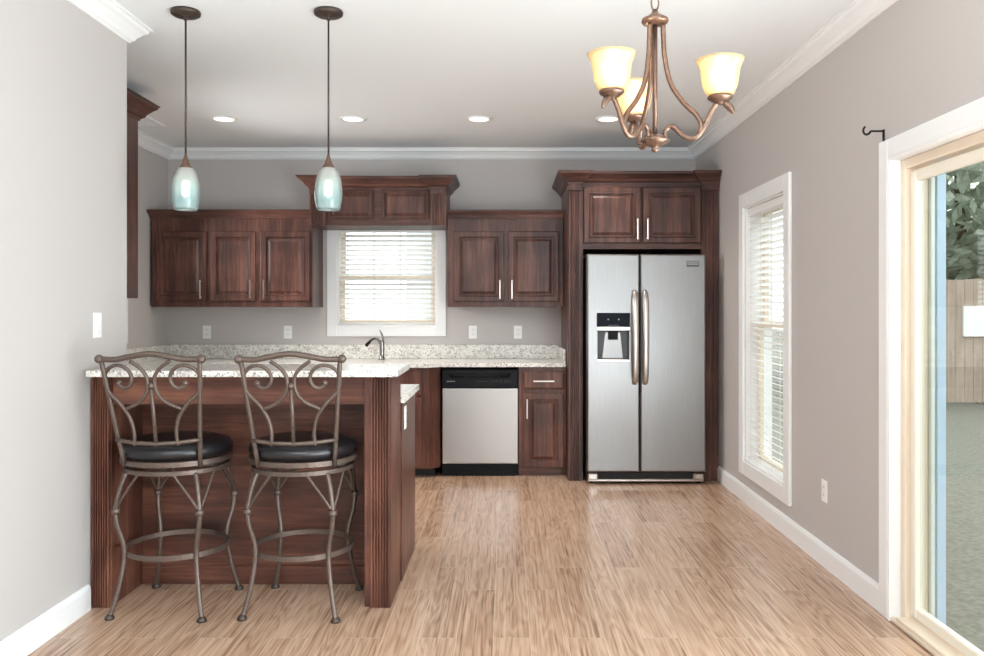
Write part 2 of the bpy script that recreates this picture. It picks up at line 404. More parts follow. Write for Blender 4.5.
# patio door
y0, y1, z0, z1 = PD
d1 = bpy.data.objects.new('door_1', None); COL.objects.link(d1); d1['kind'] = 'structure'; ORG['door_1'] = Vector((0, 0, 0))
b = MB(); b.box(XR-.022, XR, y1, y1+.085, 0, z1+.083, .005, 2); b.box(XR-.022, XR, y0-.085, y0, 0, z1+.083, .005, 2)
b.box(XR-.022, XR, y0, y1, z1, z1+.083, .005, 2); b.build('casing', 'white', d1)
b = MB(); b.box(XR-.02, XR+.055, y1-.012, y1, 0, z1); b.box(XR-.02, XR+.055, y0, y0+.012, 0, z1); b.box(XR-.02, XR+.055, y0+.012, y1-.012, z1-.012, z1)
b.build('jamb', 'white', d1)
b = MB()
b.box(XR+.03, XR+.13, y1-.055, y1-.0125, .0, z1-.0125, .004); b.box(XR+.03, XR+.13, y0+.0125, y0+.055, 0, z1-.0125, .004)
b.box(XR+.03, XR+.13, y0+.055, y1-.055, z1-.055, z1-.0125, .004); b.box(XR-.01, XR+.13, y0+.055, y1-.055, 0.001, .035, .004)
b.box(XR-.015, XR+.03, y0+.055, y1-.0125, 0.001, .018, .003)
b.build('frame', 'tan', d1)
ym = (y0+y1)/2
b = MB(); pane_frame(b, 'y', ym-.03, y1-.066, .045, z1-.068, XR+.045, XR+.078, .048, .006); f = b.build('sliding_panel', 'sash', d1)
MB().box(XR+.058, XR+.064, ym+.016, y1-.112, .091, z1-.114).build('pane', 'doorglass', f)
b = MB(); pane_frame(b, 'y', y0+.06, ym+.03, .045, z1-.06, XR+.084, XR+.118, .062, .006); f = b.build('fixed_panel', 'tan', d1)
MB().box(XR+.098, XR+.104, y0+.12, ym-.03, .105, z1-.12).build('pane', 'doorglass', f)
b = MB(); b.box(XR+.132, XR+.15, y1-.075, y1-.001, 0, z1, .002); b.box(XR+.132, XR+.15, y0+.001, y0+.06, 0, z1, .002); b.box(XR+.132, XR+.15, y0+.06, y1-.075, z1-.06, z1-.001, .002)
b.build('outer_jamb', 'palevinyl', d1)
MB().box(XR+.152, XR+.19, y1-.085, y1-.002, 0, z1-.002, .002).build('outer_flashing', 'blue', d1)

# ------------------------------------------------------------------ outdoors
struct(MB().box(-30, 45, -20, 60, -.35, -.16).build('ground', 'grass'))
def fence(xa, xb, y, name, label):
    t = thing(name, label, 'fence', ((xa+xb)/2, y, -.16))
    b = MB(); x = xa
    while x < xb:
        b.box(x, x+.135, y, y+.02, -.12, 1.82+random.uniform(-.01, .01)); x += .14
    b.build('boards', 'fence', t)
    b = MB()
    for z in (.15, 1.0, 1.55): b.box(xa, xb, y+.022, y+.06, z, z+.09)
    b.build('rails', 'fence', t)
    n = int((xb-xa)/2.4)
    for i in range(n+1):
        px = xa+.1+i*2.4
        MB().box(px, px+.09, y+.062, y+.15, -.16, 1.7).build('post', 'fence', t)
fence(5.0, 14.0, 13.0, 'wooden_fence', 'brown board fence across the lawn, seen through the sliding glass door')
def tree(x, y, h, r, name, label, seed, n=260):
    rr = random.Random(seed)
    t = thing(name, label, 'tree', (x, y, -.16))
    MB().tube([(x, y, -.16), (x+.05, y, h*.3), (x, y+.1, h*.6)], [.2, .15, .08], 8).build('trunk', 'bark', t)
    me_v, me_f = [], []
    for i in range(n):
        a = rr.uniform(0, 2*PI); u = rr.uniform(-1, 1); q = r*rr.uniform(.45, 1.0)
        c = (x+q*math.cos(a)*math.sqrt(1-u*u), y+q*math.sin(a)*math.sqrt(1-u*u), h*.62+u*h*.42*rr.uniform(.8, 1))
        u_ = Vector((rr.gauss(0, 1), rr.gauss(0, 1), rr.gauss(0, .6))).normalized(); w_ = u_.cross(Vector((rr.gauss(0, 1), rr.gauss(0, 1), rr.gauss(0, 1)))).normalized()
        L = rr.uniform(.14, .26); c = Vector(c); k_ = len(me_v)
        me_v += [c-u_*L, c+w_*L*.45, c+u_*L, c-w_*L*.45]; me_f.append((k_, k_+1, k_+2, k_+3))
    me = bpy.data.meshes.new('crown'); me.from_pydata([v-Vector((x, y, -.16)) for v in me_v], [], me_f); me.materials.append(M['leaf'])
    o = bpy.data.objects.new('crown', me); COL.objects.link(o); o.parent = t
tree(10.2, 18.5, 7.5, 3.6, 'leafy_tree', 'large leafy tree rising above the board fence beyond the glass door', 3, 9000)
t = thing('neighbour_house', 'pale house behind the board fence, right of the big tree', 'house', (22, 34, -.16))
MB().box(17.5, 26, 31, 37, -.16, 3.0).build('wall', 'siding', t)
MB().prism_y([(17.0, 3.0), (26.5, 3.0), (21.7, 5.4)], 30.6, 37.4).build('roof', 'roofing', t)
f = MB().box(19.2, 20.4, 30.94, 30.995, .9, 2.1).build('window_frame', 'white', t)
tag(MB().box(7.2, 8.1, 12.955, 12.995, .92, 1.40).build('board_panel', 'white'), 'white panel fixed to the brown board fence outside the glass door', 'panel')
t = thing('grey_house', 'grey neighbouring house glimpsed through the blind over the sink', 'house', (-1.0, 15.5, -.16))
MB().box(-1.75, 4.6, 14.5, 20, -.16, 3.9).build('wall', 'siding', t)
MB().prism_y([(-2.2, 3.9), (5.0, 3.9), (1.4, 6.2)], 14.1, 20.4).build('roof', 'roofing', t)

# ------------------------------------------------------------------ window blinds
def blind(label, axis, a0, a1, z0, z1, c, group, tilt, pitch=.043, ncord=4):
    """c = centre depth of the slats"""
    if axis == 'x': t = thing('window_blind', label, 'blind', ((a0+a1)/2, c, z0), group)
    else: t = thing('window_blind', label, 'blind', (c, (a0+a1)/2, z0), group)
    def bx(b, p0, p1, d0, d1, q0, q1, bev=0):
        if axis == 'x': b.box(p0, p1, c+d0, c+d1, q0, q1, bev)
        else: b.box(c+d0, c+d1, p0, p1, q0, q1, bev)
    b = MB(); bx(b, a0, a1, -.03, .03, z1-.05, z1, .003); b.build('headrail', 'white', t)
    b = MB(); bx(b, a0+.004, a1-.004, -.026, .026, z0, z0+.018, .003); b.build('bottom_rail', 'slat', t)
    b = MB(); z = z0+.055; hw = .025
    while z < z1-.065:
        rings = []
        for p in (a0+.004, a1-.004):
            ring = []
            for u, th in ((-1, 0), (0, .0022), (1, 0), (1, -.0016), (0, .0006), (-1, -.0016)):
                dd = u*hw*math.cos(tilt); zz = z+u*hw*math.sin(tilt)+th
                ring.append((p, c+dd, zz) if axis == 'x' else (c+dd, p, zz))
            rings.append(ring)
        b.grid(rings); z += pitch
    b.build('slats', 'slat', t)
    b = MB()
    for i in range(ncord):
        p = a0+(a1-a0)*(.09+.82*i/(ncord-1))
        for dd in (-.027, .027): bx(b, p-.002, p+.002, dd-.001, dd+.001, z0+.018, z1-.05)
    b.build('ladder_cords', 'cord', t)
    return t
blind('white slatted blind in the window over the sink', 'x', SW[0]+.014, SW[1]-.014, SW[2]+.013, SW[3]-.012, YB+.035, 'white window blinds', math.radians(-20))
blind('tall white slatted blind in the narrow window on the right wall', 'y', RW[0]+.014, RW[1]-.014, RW[2]+.013, RW[3]-.012, XR+.04, 'white window blinds', math.radians(-20))

# ------------------------------------------------------------------ cabinet pieces
def rect(x0, x1, z0, z1, i, y): return [(x0+i, y, z0+i), (x1-i, y, z0+i), (x1-i, y, z1-i), (x0+i, y, z1-i)]
def door(parent, x0, x1, z0, z1, yf, fr=.052, name='door', mat='wood', t=.019, hx=None, hz=None, horiz=False, panel=True):
    L = [rect(x0, x1, z0, z1, 0, yf+t), rect(x0, x1, z0, z1, 0, yf+.005), rect(x0, x1, z0, z1, .003, yf+.001), rect(x0, x1, z0, z1, .008, yf)]
    if panel:
        L += [rect(x0, x1, z0, z1, fr-.010, yf), rect(x0, x1, z0, z1, fr-.006, yf-.006), rect(x0, x1, z0, z1, fr-.001, yf-.005), rect(x0, x1, z0, z1, fr+.003, yf+.011), rect(x0, x1, z0, z1, fr+.012, yf+.011),
              rect(x0, x1, z0, z1, fr+.030, yf+.003), rect(x0, x1, z0, z1, fr+.034, yf+.002)]
    else:
        L += [rect(x0, x1, z0, z1, .014, yf-.004)]
    d = MB().nest(L).build(name, mat, parent)
    if hx is not None:
        b = MB()
        if horiz:
            a0, a1 = hx; b.box(a0, a1, yf-.034, yf-.026, hz-.006, hz+.006, .002)
            for p in (a0+.015, a1-.015): b.box(p-.004, p+.004, yf-.0265, yf-.003, hz-.004, hz+.004)
        else:
            a0, a1 = hz; b.box(hx-.006, hx+.006, yf-.034, yf-.026, a0, a1, .002)
            for p in (a0+.015, a1-.015): b.box(hx-.004, hx+.004, yf-.0265, yf+.0005, p-.004, p+.004)
        b.build('handle', 'nickel', d)
    return d
def fluted(b, x0, x1, yf, yb, z0, z1, n=5, margin=.012, dep=.006):
    poly = [(x0, yb), (x0, yf)]
    w_ = (x1-x0-2*margin)/n
    for i in range(n):
        a = x0+margin+i*w_
        for t_, dd in ((.16, 0), (.24, .6), (.36, .95), (.5, 1), (.64, .95), (.76, .6), (.84, 0)):
            poly.append((a+t_*w_, yf+dd*dep))
    poly += [(x1, yf), (x1, yb)]
    b.prism(poly, z0, z1)
def ccrown(zb, zt, ov, lip=.006):
    h = zt-zb
    return [(0, zb), (.008, zb), (.010, zb+.10*h), (.3*ov, zb+.22*h), (.42*ov, zb+.42*h), (.72*ov, zb+.68*h), (.9*ov, zb+.80*h), (.92*ov, zb+.90*h), (ov, zb+.92*h), (ov, zt), (0, zt)]

def crown_run(parent, path, zb, zt, ov, mat='wood_x', name='crown_molding'):
    """the path runs with the room on its right-hand side"""
    return MB().sweep(path, ccrown(zb, zt, ov)).build(name, mat, parent)

# upper left wall cabinet, three doors
D = 6.89
X0, X1 = sx(151.5, D), sx(312.5, D); Z0, Z1 = sz(307, D), sz(218, D)
t = thing('wall_cabinet', 'long dark wood wall cabinet with three doors, left of the sink window', 'cabinet', ((X0+X1)/2, D, Z0), 'dark wood wall cabinets')
MB().box(X0, X1, D, YB-.001, Z0, Z1, .002).build('body', 'wood', t)
crown_run(t, [(X0, YB-.001), (X0, D), (X1, D)], Z1-.001, sz(210, D), .040)
HZ = (sz(299, D), sz(280, D))
for a, c, h in ((156.5, 207, 202), (211, 256, 251.5), (260.5, 310, 265)):
    door(t, sx(a, D), sx(c, D), sz(301, D), sz(231.5, D), D-.020, hx=sx(h, D), hz=HZ)
# upper right wall cabinet, two doors
D = 6.93
X0, X1 = sx(447.5, D), .484
t = thing('wall_cabinet', 'dark wood wall cabinet with two doors, between the sink window and the refrigerator', 'cabinet', ((X0+X1)/2, D, Z0), 'dark wood wall cabinets')
MB().box(X0, X1, D, YB-.001, Z0, Z1, .002).build('body', 'wood', t)
crown_run(t, [(X0, YB-.001), (X0, D), (X1, D)], Z1-.001, sz(210, D), .030)
for a, c, h in ((453.5, 504, 500), (508, 559, 512)):
    door(t, sx(a, D), sx(c, D), sz(301.5, D), sz(231.5, D), D-.020, hx=sx(h, D), hz=HZ)
# raised cabinet over the sink window
D = 6.85
X0, X1 = sx(310.5, D), sx(446.5, D); Z0, Z1 = sz(225.5, D), sz(189, D)
t = thing('window_valance_cabinet', 'dark wood cabinet with deep crown, above the sink window', 'cabinet', ((X0+X1)/2, D, Z0))
MB().box(X0, X1, D, YB-.02, Z0, Z1, .002).build('body', 'wood_x', t)
xa, xb = sx(326, D), sx(431, D)
for p0, p1 in ((X0, xa), (xb, X1)):
    b = MB(); fluted(b, p0+.001, p1, D-.036, D-.0005, Z0, sz(195, D), 5, .012, .006)
    b.box(p0+.0005, p1+.003, D-.048, D-.0005, sz(195, D), Z1, .003); b.build('pilaster', 'wood', t)
for a, c in ((328, 374), (382, 430)):
    door(t, sx(a, D), sx(c, D), sz(219.5, D), sz(190.5, D), D-.016, fr=.02, name='panel', t=.0155)
Dp = D-.048
crown_run(t, [(X0, YB-.02), (X0, Dp), (xa, Dp), (xa, D), (xb, D), (xb, Dp), (X1, Dp), (X1, YB-.02)], Z1-.001, sz(174.7, 6.71), .09)
# cabinet built round the refrigerator
D = 6.514
X0, X1 = .490, 1.674
xa, xb = sx(583, D), sx(701, D); Z0, Z1 = sz(249, D), sz(184, D)
t = thing('refrigerator_cabinet', 'tall dark wood cabinet framing the refrigerator, two doors above', 'cabinet', ((X0+X1)/2, D, 0))
MB().box(X0, X0+.022, D+.02, YB-.001, 0.001, Z1).build('side_panel', 'wood', t)
MB().box(X1-.022, X1, D+.02, YB-.001, 0.001, Z1).build('side_panel', 'wood', t)
MB().box(X0+.022, X1-.022, D+.02, YB-.001, Z0, Z1).build('body', 'wood', t)
for p0, p1 in ((X0, xa), (xb, X1)):
    b = MB(); b.box(p0, p1, D, D+.02, 0.001, Z1); fluted(b, p0+.004, p1-.02 if p0 < 1 else p1-.002, D-.030, D, 0.001, sz(191, D), 5, .012, .007)
    b.box(p0-.002, p1-.014 if p0 < 1 else p1, D-.042, D, sz(191, D), Z1, .003); b.build('pilaster', 'wood', t)
MB().box(xa, xb, D, D+.02, Z0, sz(243.5, D)).build('rail', 'wood_x', t)
MB().box(xa, xb, D, D+.02, sz(187, D), Z1).build('rail', 'wood_x', t)
for a, c, h in ((583.5, 640.5, 637), (643, 700.5, 647)):
    door(t, sx(a, D), sx(c, D), sz(243, D), sz(187.5, D), D-.020, hx=sx(h, D), hz=(sz(240, D), sz(219, D)))
Dp = D-.042
crown_run(t, [(X0, YB-.001), (X0, Dp), (xa-.014, Dp), (xa-.014, D), (xb, D), (xb, Dp), (X1, Dp)], Z1-.001, sz(170, 6.39), .085)
# tall wall cabinet on the kitchen's left wall, mostly hidden by the dining wall
t = thing('wall_cabinet', 'deep dark wood wall cabinet with crown, at the edge of the dining wall', 'cabinet', (-2.67, 4.75, 1.42), 'dark wood wall cabinets')
MB().box(XK+.001, -2.37, 4.32, 5.31, 1.42, 2.60, .003).build('body', 'wood', t)
MB().sweep([(XK+.001, 4.32), (-2.37, 4.32), (-2.37, 5.31), (XK+.001, 5.31)], ccrown(2.565, 2.68, .10)).build('crown_molding', 'wood_y', t)

# ------------------------------------------------------------------ counters and base cabinets
t = thing('kitchen_countertop', 'speckled white granite kitchen worktop with low backsplash, running under the window', 'countertop', (-1.2, 6.9, .884))
poly = [(-2.988, 4.096), (-.505, 4.096), (-.505, 4.80), (-2.36, 4.80), (-2.36, 6.645), (-1.62, 6.645), (-1.54, 6.56), (-.616, 6.56), (-.526, 6.645), (.484, 6.645), (.484, 7.288), (-2.988, 7.288)]
MB().prism(poly, .884, .914).build('slab', 'granite', t)
b = MB(); b.box(-2.968, .464, 7.268, 7.288, .9145, 1.038, .002); b.box(-2.988, -2.9685, 4.12, 7.288, .9145, 1.038, .002); b.box(.4645, .484, 6.69, 7.288, .9145, 1.025, .002)
b.build('backsplash', 'granite', t)

t = thing('peninsula_cabinet', 'dark wood base cabinet end behind the breakfast bar', 'cabinet', (-1.5, 4.4, 0))
MB().box(-2.985, -.522, 4.096, 4.66, .09, .883).build('body', 'wood_lit', t)
MB().box(-2.985, -.56, 4.10, 4.60, 0, .09).build('toe_kick', 'darkgap', t)
MB().box(-.5215, -.516, 4.096, 4.68, .0, .883, .001).build('end_panel', 'wood_lit', t)
t = thing('base_cabinet', 'dark wood base cabinet run on the kitchen\'s left wall, hidden behind the bar', 'cabinet', (-2.69, 5.7, 0))
MB().box(-2.985, -2.39, 4.68, 7.285, 0, .883).build('body', 'wood_lit', t)

t = thing('sink_base_cabinet', 'dark wood sink base with angled corner, left of the dishwasher', 'cabinet', (-1.0, 6.9, 0))
MB().prism([(-1.5, 7.285), (-1.5, 6.60), (-.616, 6.60), (-.532, 6.672), (-.532, 7.285)], .072, .883).build('body', 'wood_lit', t)
MB().box(-1.5, -.58, 6.70, 7.28, 0, .072).build('toe_kick', 'darkgap', t)
for a, c, h in ((-1.485, -1.088, -1.12), (-1.078, -.680, -1.05)):
    door(t, a, c, .088, .640, 6.58, mat='wood_lit', hx=h, hz=(.48, .62))
    door(t, a, c, .660, .862, 6.58, name='drawer_front', panel=False, mat='wood_lit')

D = 6.672
t = thing('base_cabinet', 'narrow dark wood base cabinet with one drawer and door, right of the dishwasher', 'cabinet', (.29, D, 0))
MB().box(.1015, .486, D, 7.285, .075, .883, .001).build('body', 'wood_lit', t)
MB().box(.1015, .486, D+.05, 7.28, 0, .075).build('toe_kick', 'wood_lit_x', t)
d2 = door(t, sx(522.5, D), sx(564, D), sz(389, D), sz(371.5, D), D-.020, name='drawer', hx=(sx(533, D), sx(554, D)), hz=sz(380.8, D), horiz=True, panel=False, mat='wood_lit')
door(t, sx(523, D), sx(563.5, D), sz(467, D), sz(393, D), D-.020, fr=.055, mat='wood_lit', hx=sx(527, D), hz=(sz(418, D), sz(398.5, D)))

# dishwasher
t = thing('dishwasher', 'stainless steel dishwasher with black control panel, under the granite worktop', 'dishwasher', (-.21, 6.65, 0))
MB().box(-.512, .093, 6.70, 7.25, .03, .86).build('tub', 'darkgap', t)
b = MB(); N = 14; xs = [-.5165+.6133*i/N for i in range(N+1)]
b.nest([rect(-.5165, .0968, .101, .712, 0, 6.699), rect(-.5165, .0968, .101, .712, 0, 6.656), rect(-.5165, .0968, .101, .712, .003, 6.651), rect(-.5165, .0968, .101, .712, .007, 6.650)])
b.build('door', 'steel_door', t)
b = MB(); b.nest([rect(-.5165, .0968, .7155, .853, 0, 6.699), rect(-.5165, .0968, .7155, .853, 0, 6.648), rect(-.5165, .0968, .7155, .853, .004, 6.644),
        [(-.45, 6.643, .800), (.03, 6.643, .800), (.03, 6.643, .836), (-.45, 6.643, .836)], [(-.44, 6.67, .805), (.02, 6.67, .805), (.02, 6.672, .832), (-.44, 6.672, .832)]])
cp = b.build('control_panel', 'black', t)
arc = [(-.46+.50*i/20, .833-.034*math.sin(PI*i/20)) for i in range(21)]
b = MB(); b.tube([(x, 6.645, z) for x, z in arc], .006, 6); b.build('handle_lip', 'black', cp)
b = MB(); b.prism_y([(-.285, .838), (-.255, .808), (-.165, .808), (-.135, .838)], 6.640, 6.668); b.build('latch_grip', 'black', cp)
b = MB()
for i, wd in enumerate((.006, .005, .003, .006, .005, .003, .005, .006)): b.box(-.476+i*.0082, -.476+i*.0082+wd, 6.6425, 6.6445, .7655, .7725)
b.build('brand_lettering', 'mark', cp)
b = MB()
for i in range(9): b.box(-.245+i*.012, -.237+i*.012, 6.6425, 6.6445, .766, .769)
b.build('cycle_lettering', 'markdim', cp)
for i in range(5): MB().box(-.12+i*.013, -.112+i*.013, 6.6425, 6.6445, .764+(i % 2)*.006, .768+(i % 2)*.006).build('button', 'markdim', cp)
for i, (x, z) in enumerate(((-.045, .775), (-.045, .760), (-.01, .772), (-.01, .762), (.012, .770), (.03, .764))): MB().box(x, x+.008, 6.6425, 6.6445, z, z+.005).build('button', 'markdim', cp)
MB().box(-.515, .0955, 6.668, 6.75, .004, .097, .002).build('toe_panel', 'black', t)

# ------------------------------------------------------------------ refrigerator
F = 6.33
t = thing('refrigerator', 'tall side-by-side stainless steel refrigerator with ice dispenser, set in the wood surround', 'refrigerator', (1.08, 6.8, 0))
MB().box(.630, 1.528, F+.085, 7.25, .02, 1.765, .004).build('body', 'darkgap', t)
zf0, zf1, xm = .098, 1.774, 1.0294
DX0, DX1, DZ0, DZ1 = .702, .948, .958, 1.206
def fr(i, y, x0=.622, x1=xm-.003): return rect(x0, x1, zf0, zf1, i, y)
def recess_liner(par):
    a = [(DX0+.001, F+.002, DZ0+.007), (DX1-.001, F+.002, DZ0+.007), (DX1-.001, F+.002, DZ1-.001), (DX0+.001, F+.002, DZ1-.001)]
    c = [(DX0+.004, F+.059, DZ0+.009), (DX1-.004, F+.059, DZ0+.009), (DX1-.004, F+.059, DZ1-.003), (DX0+.004, F+.059, DZ1-.003)]
    i = [(DX0+.006, F+.057, DZ0+.011), (DX1-.006, F+.057, DZ0+.011), (DX1-.006, F+.057, DZ1-.005), (DX0+.006, F+.057, DZ1-.005)]
    j = [(DX0+.003, F+.002, DZ0+.009), (DX1-.003, F+.002, DZ0+.009), (DX1-.003, F+.002, DZ1-.003), (DX0+.003, F+.002, DZ1-.003)]
    return MB().nest([c, a, j, i]).build('dispenser_recess', 'recess', par)
hole = lambda i, y: rect(DX0, DX1, DZ0, DZ1, i, y)
ld = MB().nest([fr(0, F+.08), fr(0, F+.012), fr(.004, F+.004), fr(.012, F), hole(0, F), hole(.004, F+.06)]).build('freezer_door', 'steel', t)
rd = MB().nest([fr(0, F+.08, xm+.003, 1.536), fr(0, F+.012, xm+.003, 1.536), fr(.004, F+.004, xm+.003, 1.536), fr(.012, F, xm+.003, 1.536)]).build('fridge_door', 'steel', t)
MB().box(.697, .953, F-.006, F-.0005, 1.216, 1.322, .003).build('control_display', 'darkglass', ld)
for x, z in ((.785, 1.272), (.865, 1.272)): MB().box(x-.005, x+.005, F-.0075, F-.006, z-.005, z+.005).build('indicator', 'mark', ld)
b = MB()
for i in range(5): b.box(.79+i*.016, .797+i*.016, F-.0075, F-.006, 1.226, 1.230)
b.build('display_lettering', 'mark', ld)
MB().box(.695, .955, F-.012, F-.0005, 1.186, 1.214, .004).build('dispenser_bezel', 'nickel', ld)
recess_liner(ld)
b = MB(); b.box(.790, .862, F+.008, F+.055, 1.115, 1.186, .004); b.build('dispenser_spout', 'black', ld)
b = MB(); b.nest([[(.745, F+.050, .968), (.905, F+.050, .968), (.905, F+.058, .968), (.745, F+.058, .968)], [(.768, F+.040, 1.17), (.882, F+.040, 1.17), (.882, F+.058, 1.17), (.768, F+.058, 1.17)]])
b.build('dispenser_paddle', 'steel', ld)
MB().box(DX0-.002, DX1+.002, F-.010, F+.05, DZ0-.010, DZ0+.006, .003).build('drip_tray', 'nickel', ld)
for x, pd in ((sx(634.6, F), ld), (sx(644.8, F), rd)):
    P = [(x, F+.002, 1.492), (x, F-.03, 1.470), (x, F-.050, 1.38), (x, F-.058, 1.134), (x, F-.050, .89), (x, F-.03, .80), (x, F+.002, .776)]
    sp = spline(P, 8); n = len(sp)
    MB().tube(sp, [.015+.010*math.sin(PI*i/(n-1)) for i in range(n)], 14, flat=.55).build('handle', 'nickel', pd)
b = MB(); pane_frame(b, 'x', 1.387, 1.483, 1.676, 1.722, F-.004, F-.0003, .006, 0); b.box(1.393, 1.477, F-.003, F-.0003, 1.682, 1.691)
for i in range(9): b.box(1.399+i*.0085, 1.404+i*.0085, F-.003, F-.0003, 1.700, 1.709)
b.build('badge', 'badge', rd)
b = MB(); b.box(.628, 1.530, F+.045, F+.085, .022, .092, .004); b.build('base_grille', 'darkgap', t)
b = MB(); b.box(.632, 1.526, F+.028, F+.046, .020, .040, .004)
for x in (.632, 1.446): b.box(x, x+.08, F+.020, F+.046, .030, .088, .010)
b.build('grille_trim', 'nickel', t)
for x in (.66, 1.50):
    MB().lathe(x, F+.10, [(.018, 0), (.018, .02), (.012, .022)], 12).build('foot', 'black', t)

# ------------------------------------------------------------------ breakfast bar
t = thing('breakfast_bar', 'dark wood breakfast bar with fluted pilasters, behind the two stools', 'breakfast bar', (-1.2, 3.9, 0))
for nm, p0, p1, f0, f1 in (('l', -1.878, -1.790, -1.872, -1.795), ('r', -.642, -.5225, -.612, -.5245)):
    MB().box(p0, p1, 3.742, 4.060, 0.0005, 1.050).build('post', 'wood_lit', t)
    b = MB(); fluted(b, f0, f1, 3.722, 3.7415, .0005, 1.050, 6, .006, .012); b.build('pilaster', 'wood_lit', t)
MB().box(-1.789, -.643, 3.752, 3.775, .918, 1.050).build('apron', 'wood_lit_x', t)
MB().box(-1.878, -.5225, 4.062, 4.088, 0.0005, 1.050).build('knee_panel', 'wood_lit_x', t)
MB().box(-1.789, -.643, 4.046, 4.0615, .0005, .092, .004).build('base_trim', 'wood_lit_x', t)
sl = MB().box(-1.858, -.480, 3.640, 4.10, 1.0505, 1.079, .004, 2).build('bar_countertop', 'granite')
tag(sl, 'raised speckled granite bar top above the two stools', 'countertop')

# ------------------------------------------------------------------ outlets and switches
def plate(kind, label, loc, facing, group=None):
    """facing: -Y 'y', -X 'x', +X 'X'"""
    t = thing('light_switch' if kind == 'switch' else 'wall_outlet', label, 'switch' if kind == 'switch' else 'outlet', loc, group)
    def bx(nm, m, a, h0, h1, d0, d1, bev=.0015, par=None):
        b = MB(); x, y, z = loc
        for (p0, p1, q0, q1) in a:
            if facing == 'y': b.box(x+p0, x+p1, y-d1, y-d0, z+q0, z+q1, bev)
            elif facing == 'x': b.box(x-d1, x-d0, y+p0, y+p1, z+q0, z+q1, bev)
            else: b.box(x+d0, x+d1, y+p0, y+p1, z+q0, z+q1, bev)
        return b.build(nm, m, par or t)
    bx('cover_plate', 'plastic', [(-.036, .036, -.058, .058)], 0, 0, 0, .005)
    if kind == 'switch': bx('rocker', 'plastic', [(-.017, .017, -.034, .034)], 0, 0, .005, .009)
    else:
        for q in (.006, -.036):
            rc = bx('receptacle', 'plastic', [(-.017, .017, q, q+.030)], 0, 0, .005, .007)
            for p in (-.008, .005): bx('slot', 'slot', [(p, p+.003, q+.010, q+.020)], 0, 0, .007, .0075, 0, rc)
    return t
for px, lb in ((207, 'white outlet on the back wall, leftmost, below the three-door cabinet'), (288, 'white outlet on the back wall just left of the sink window'),
               (473, 'white outlet on the back wall just right of the sink window'), (518, 'white outlet on the back wall nearest the refrigerator')):
    plate('outlet', lb, (sx(px, YB), YB-.0003, 1.148), 'y', 'outlets above the backsplash')
plate('outlet', 'white outlet low on the right wall beside the patio door', (XR-.0003, 4.34, .394), 'x')
plate('switch', 'white light switch on the left dining wall above the bar', (XL+.0003, 3.79, 1.278), 'X')
plate('outlet', 'white outlet on the wooden end panel behind the bar', (-.5157, 4.20, .80), 'X')

# ------------------------------------------------------------------ faucet
fx, fy = sx(382, 7.12), 7.12
t = thing('sink_faucet', 'dark pewter single-lever faucet on the worktop below the window', 'faucet', (fx, fy, .9145))
MB().lathe(fx, fy, [(.028, .9145), (.028, .925), (.022, .932), (.020, .96), (.022, 1.06), (.018, 1.085), (.006, 1.092)], 16).build('body', 'darknickel', t)
sp = spline([(fx-.004, fy, 1.02), (fx-.02, fy-.03, 1.075), (fx-.045, fy-.08, 1.10), (fx-.075, fy-.13, 1.085), (fx-.09, fy-.155, 1.06)], 6)
MB().tube(sp, .011, 10).build('spout', 'darknickel', t)
MB().tube([(fx-.082, fy-.14, 1.076), (fx-.105, fy-.18, 1.045)], [.012, .015], 10).build('spray_head', 'black', t)
MB().tube(spline([(fx, fy, 1.08), (fx+.005, fy, 1.11), (fx-.008, fy+.005, 1.145), (fx-.02, fy+.005, 1.17)], 4), [.010]*5+[.008]*4+[.005]*4, 8).build('lever', 'darknickel', t)

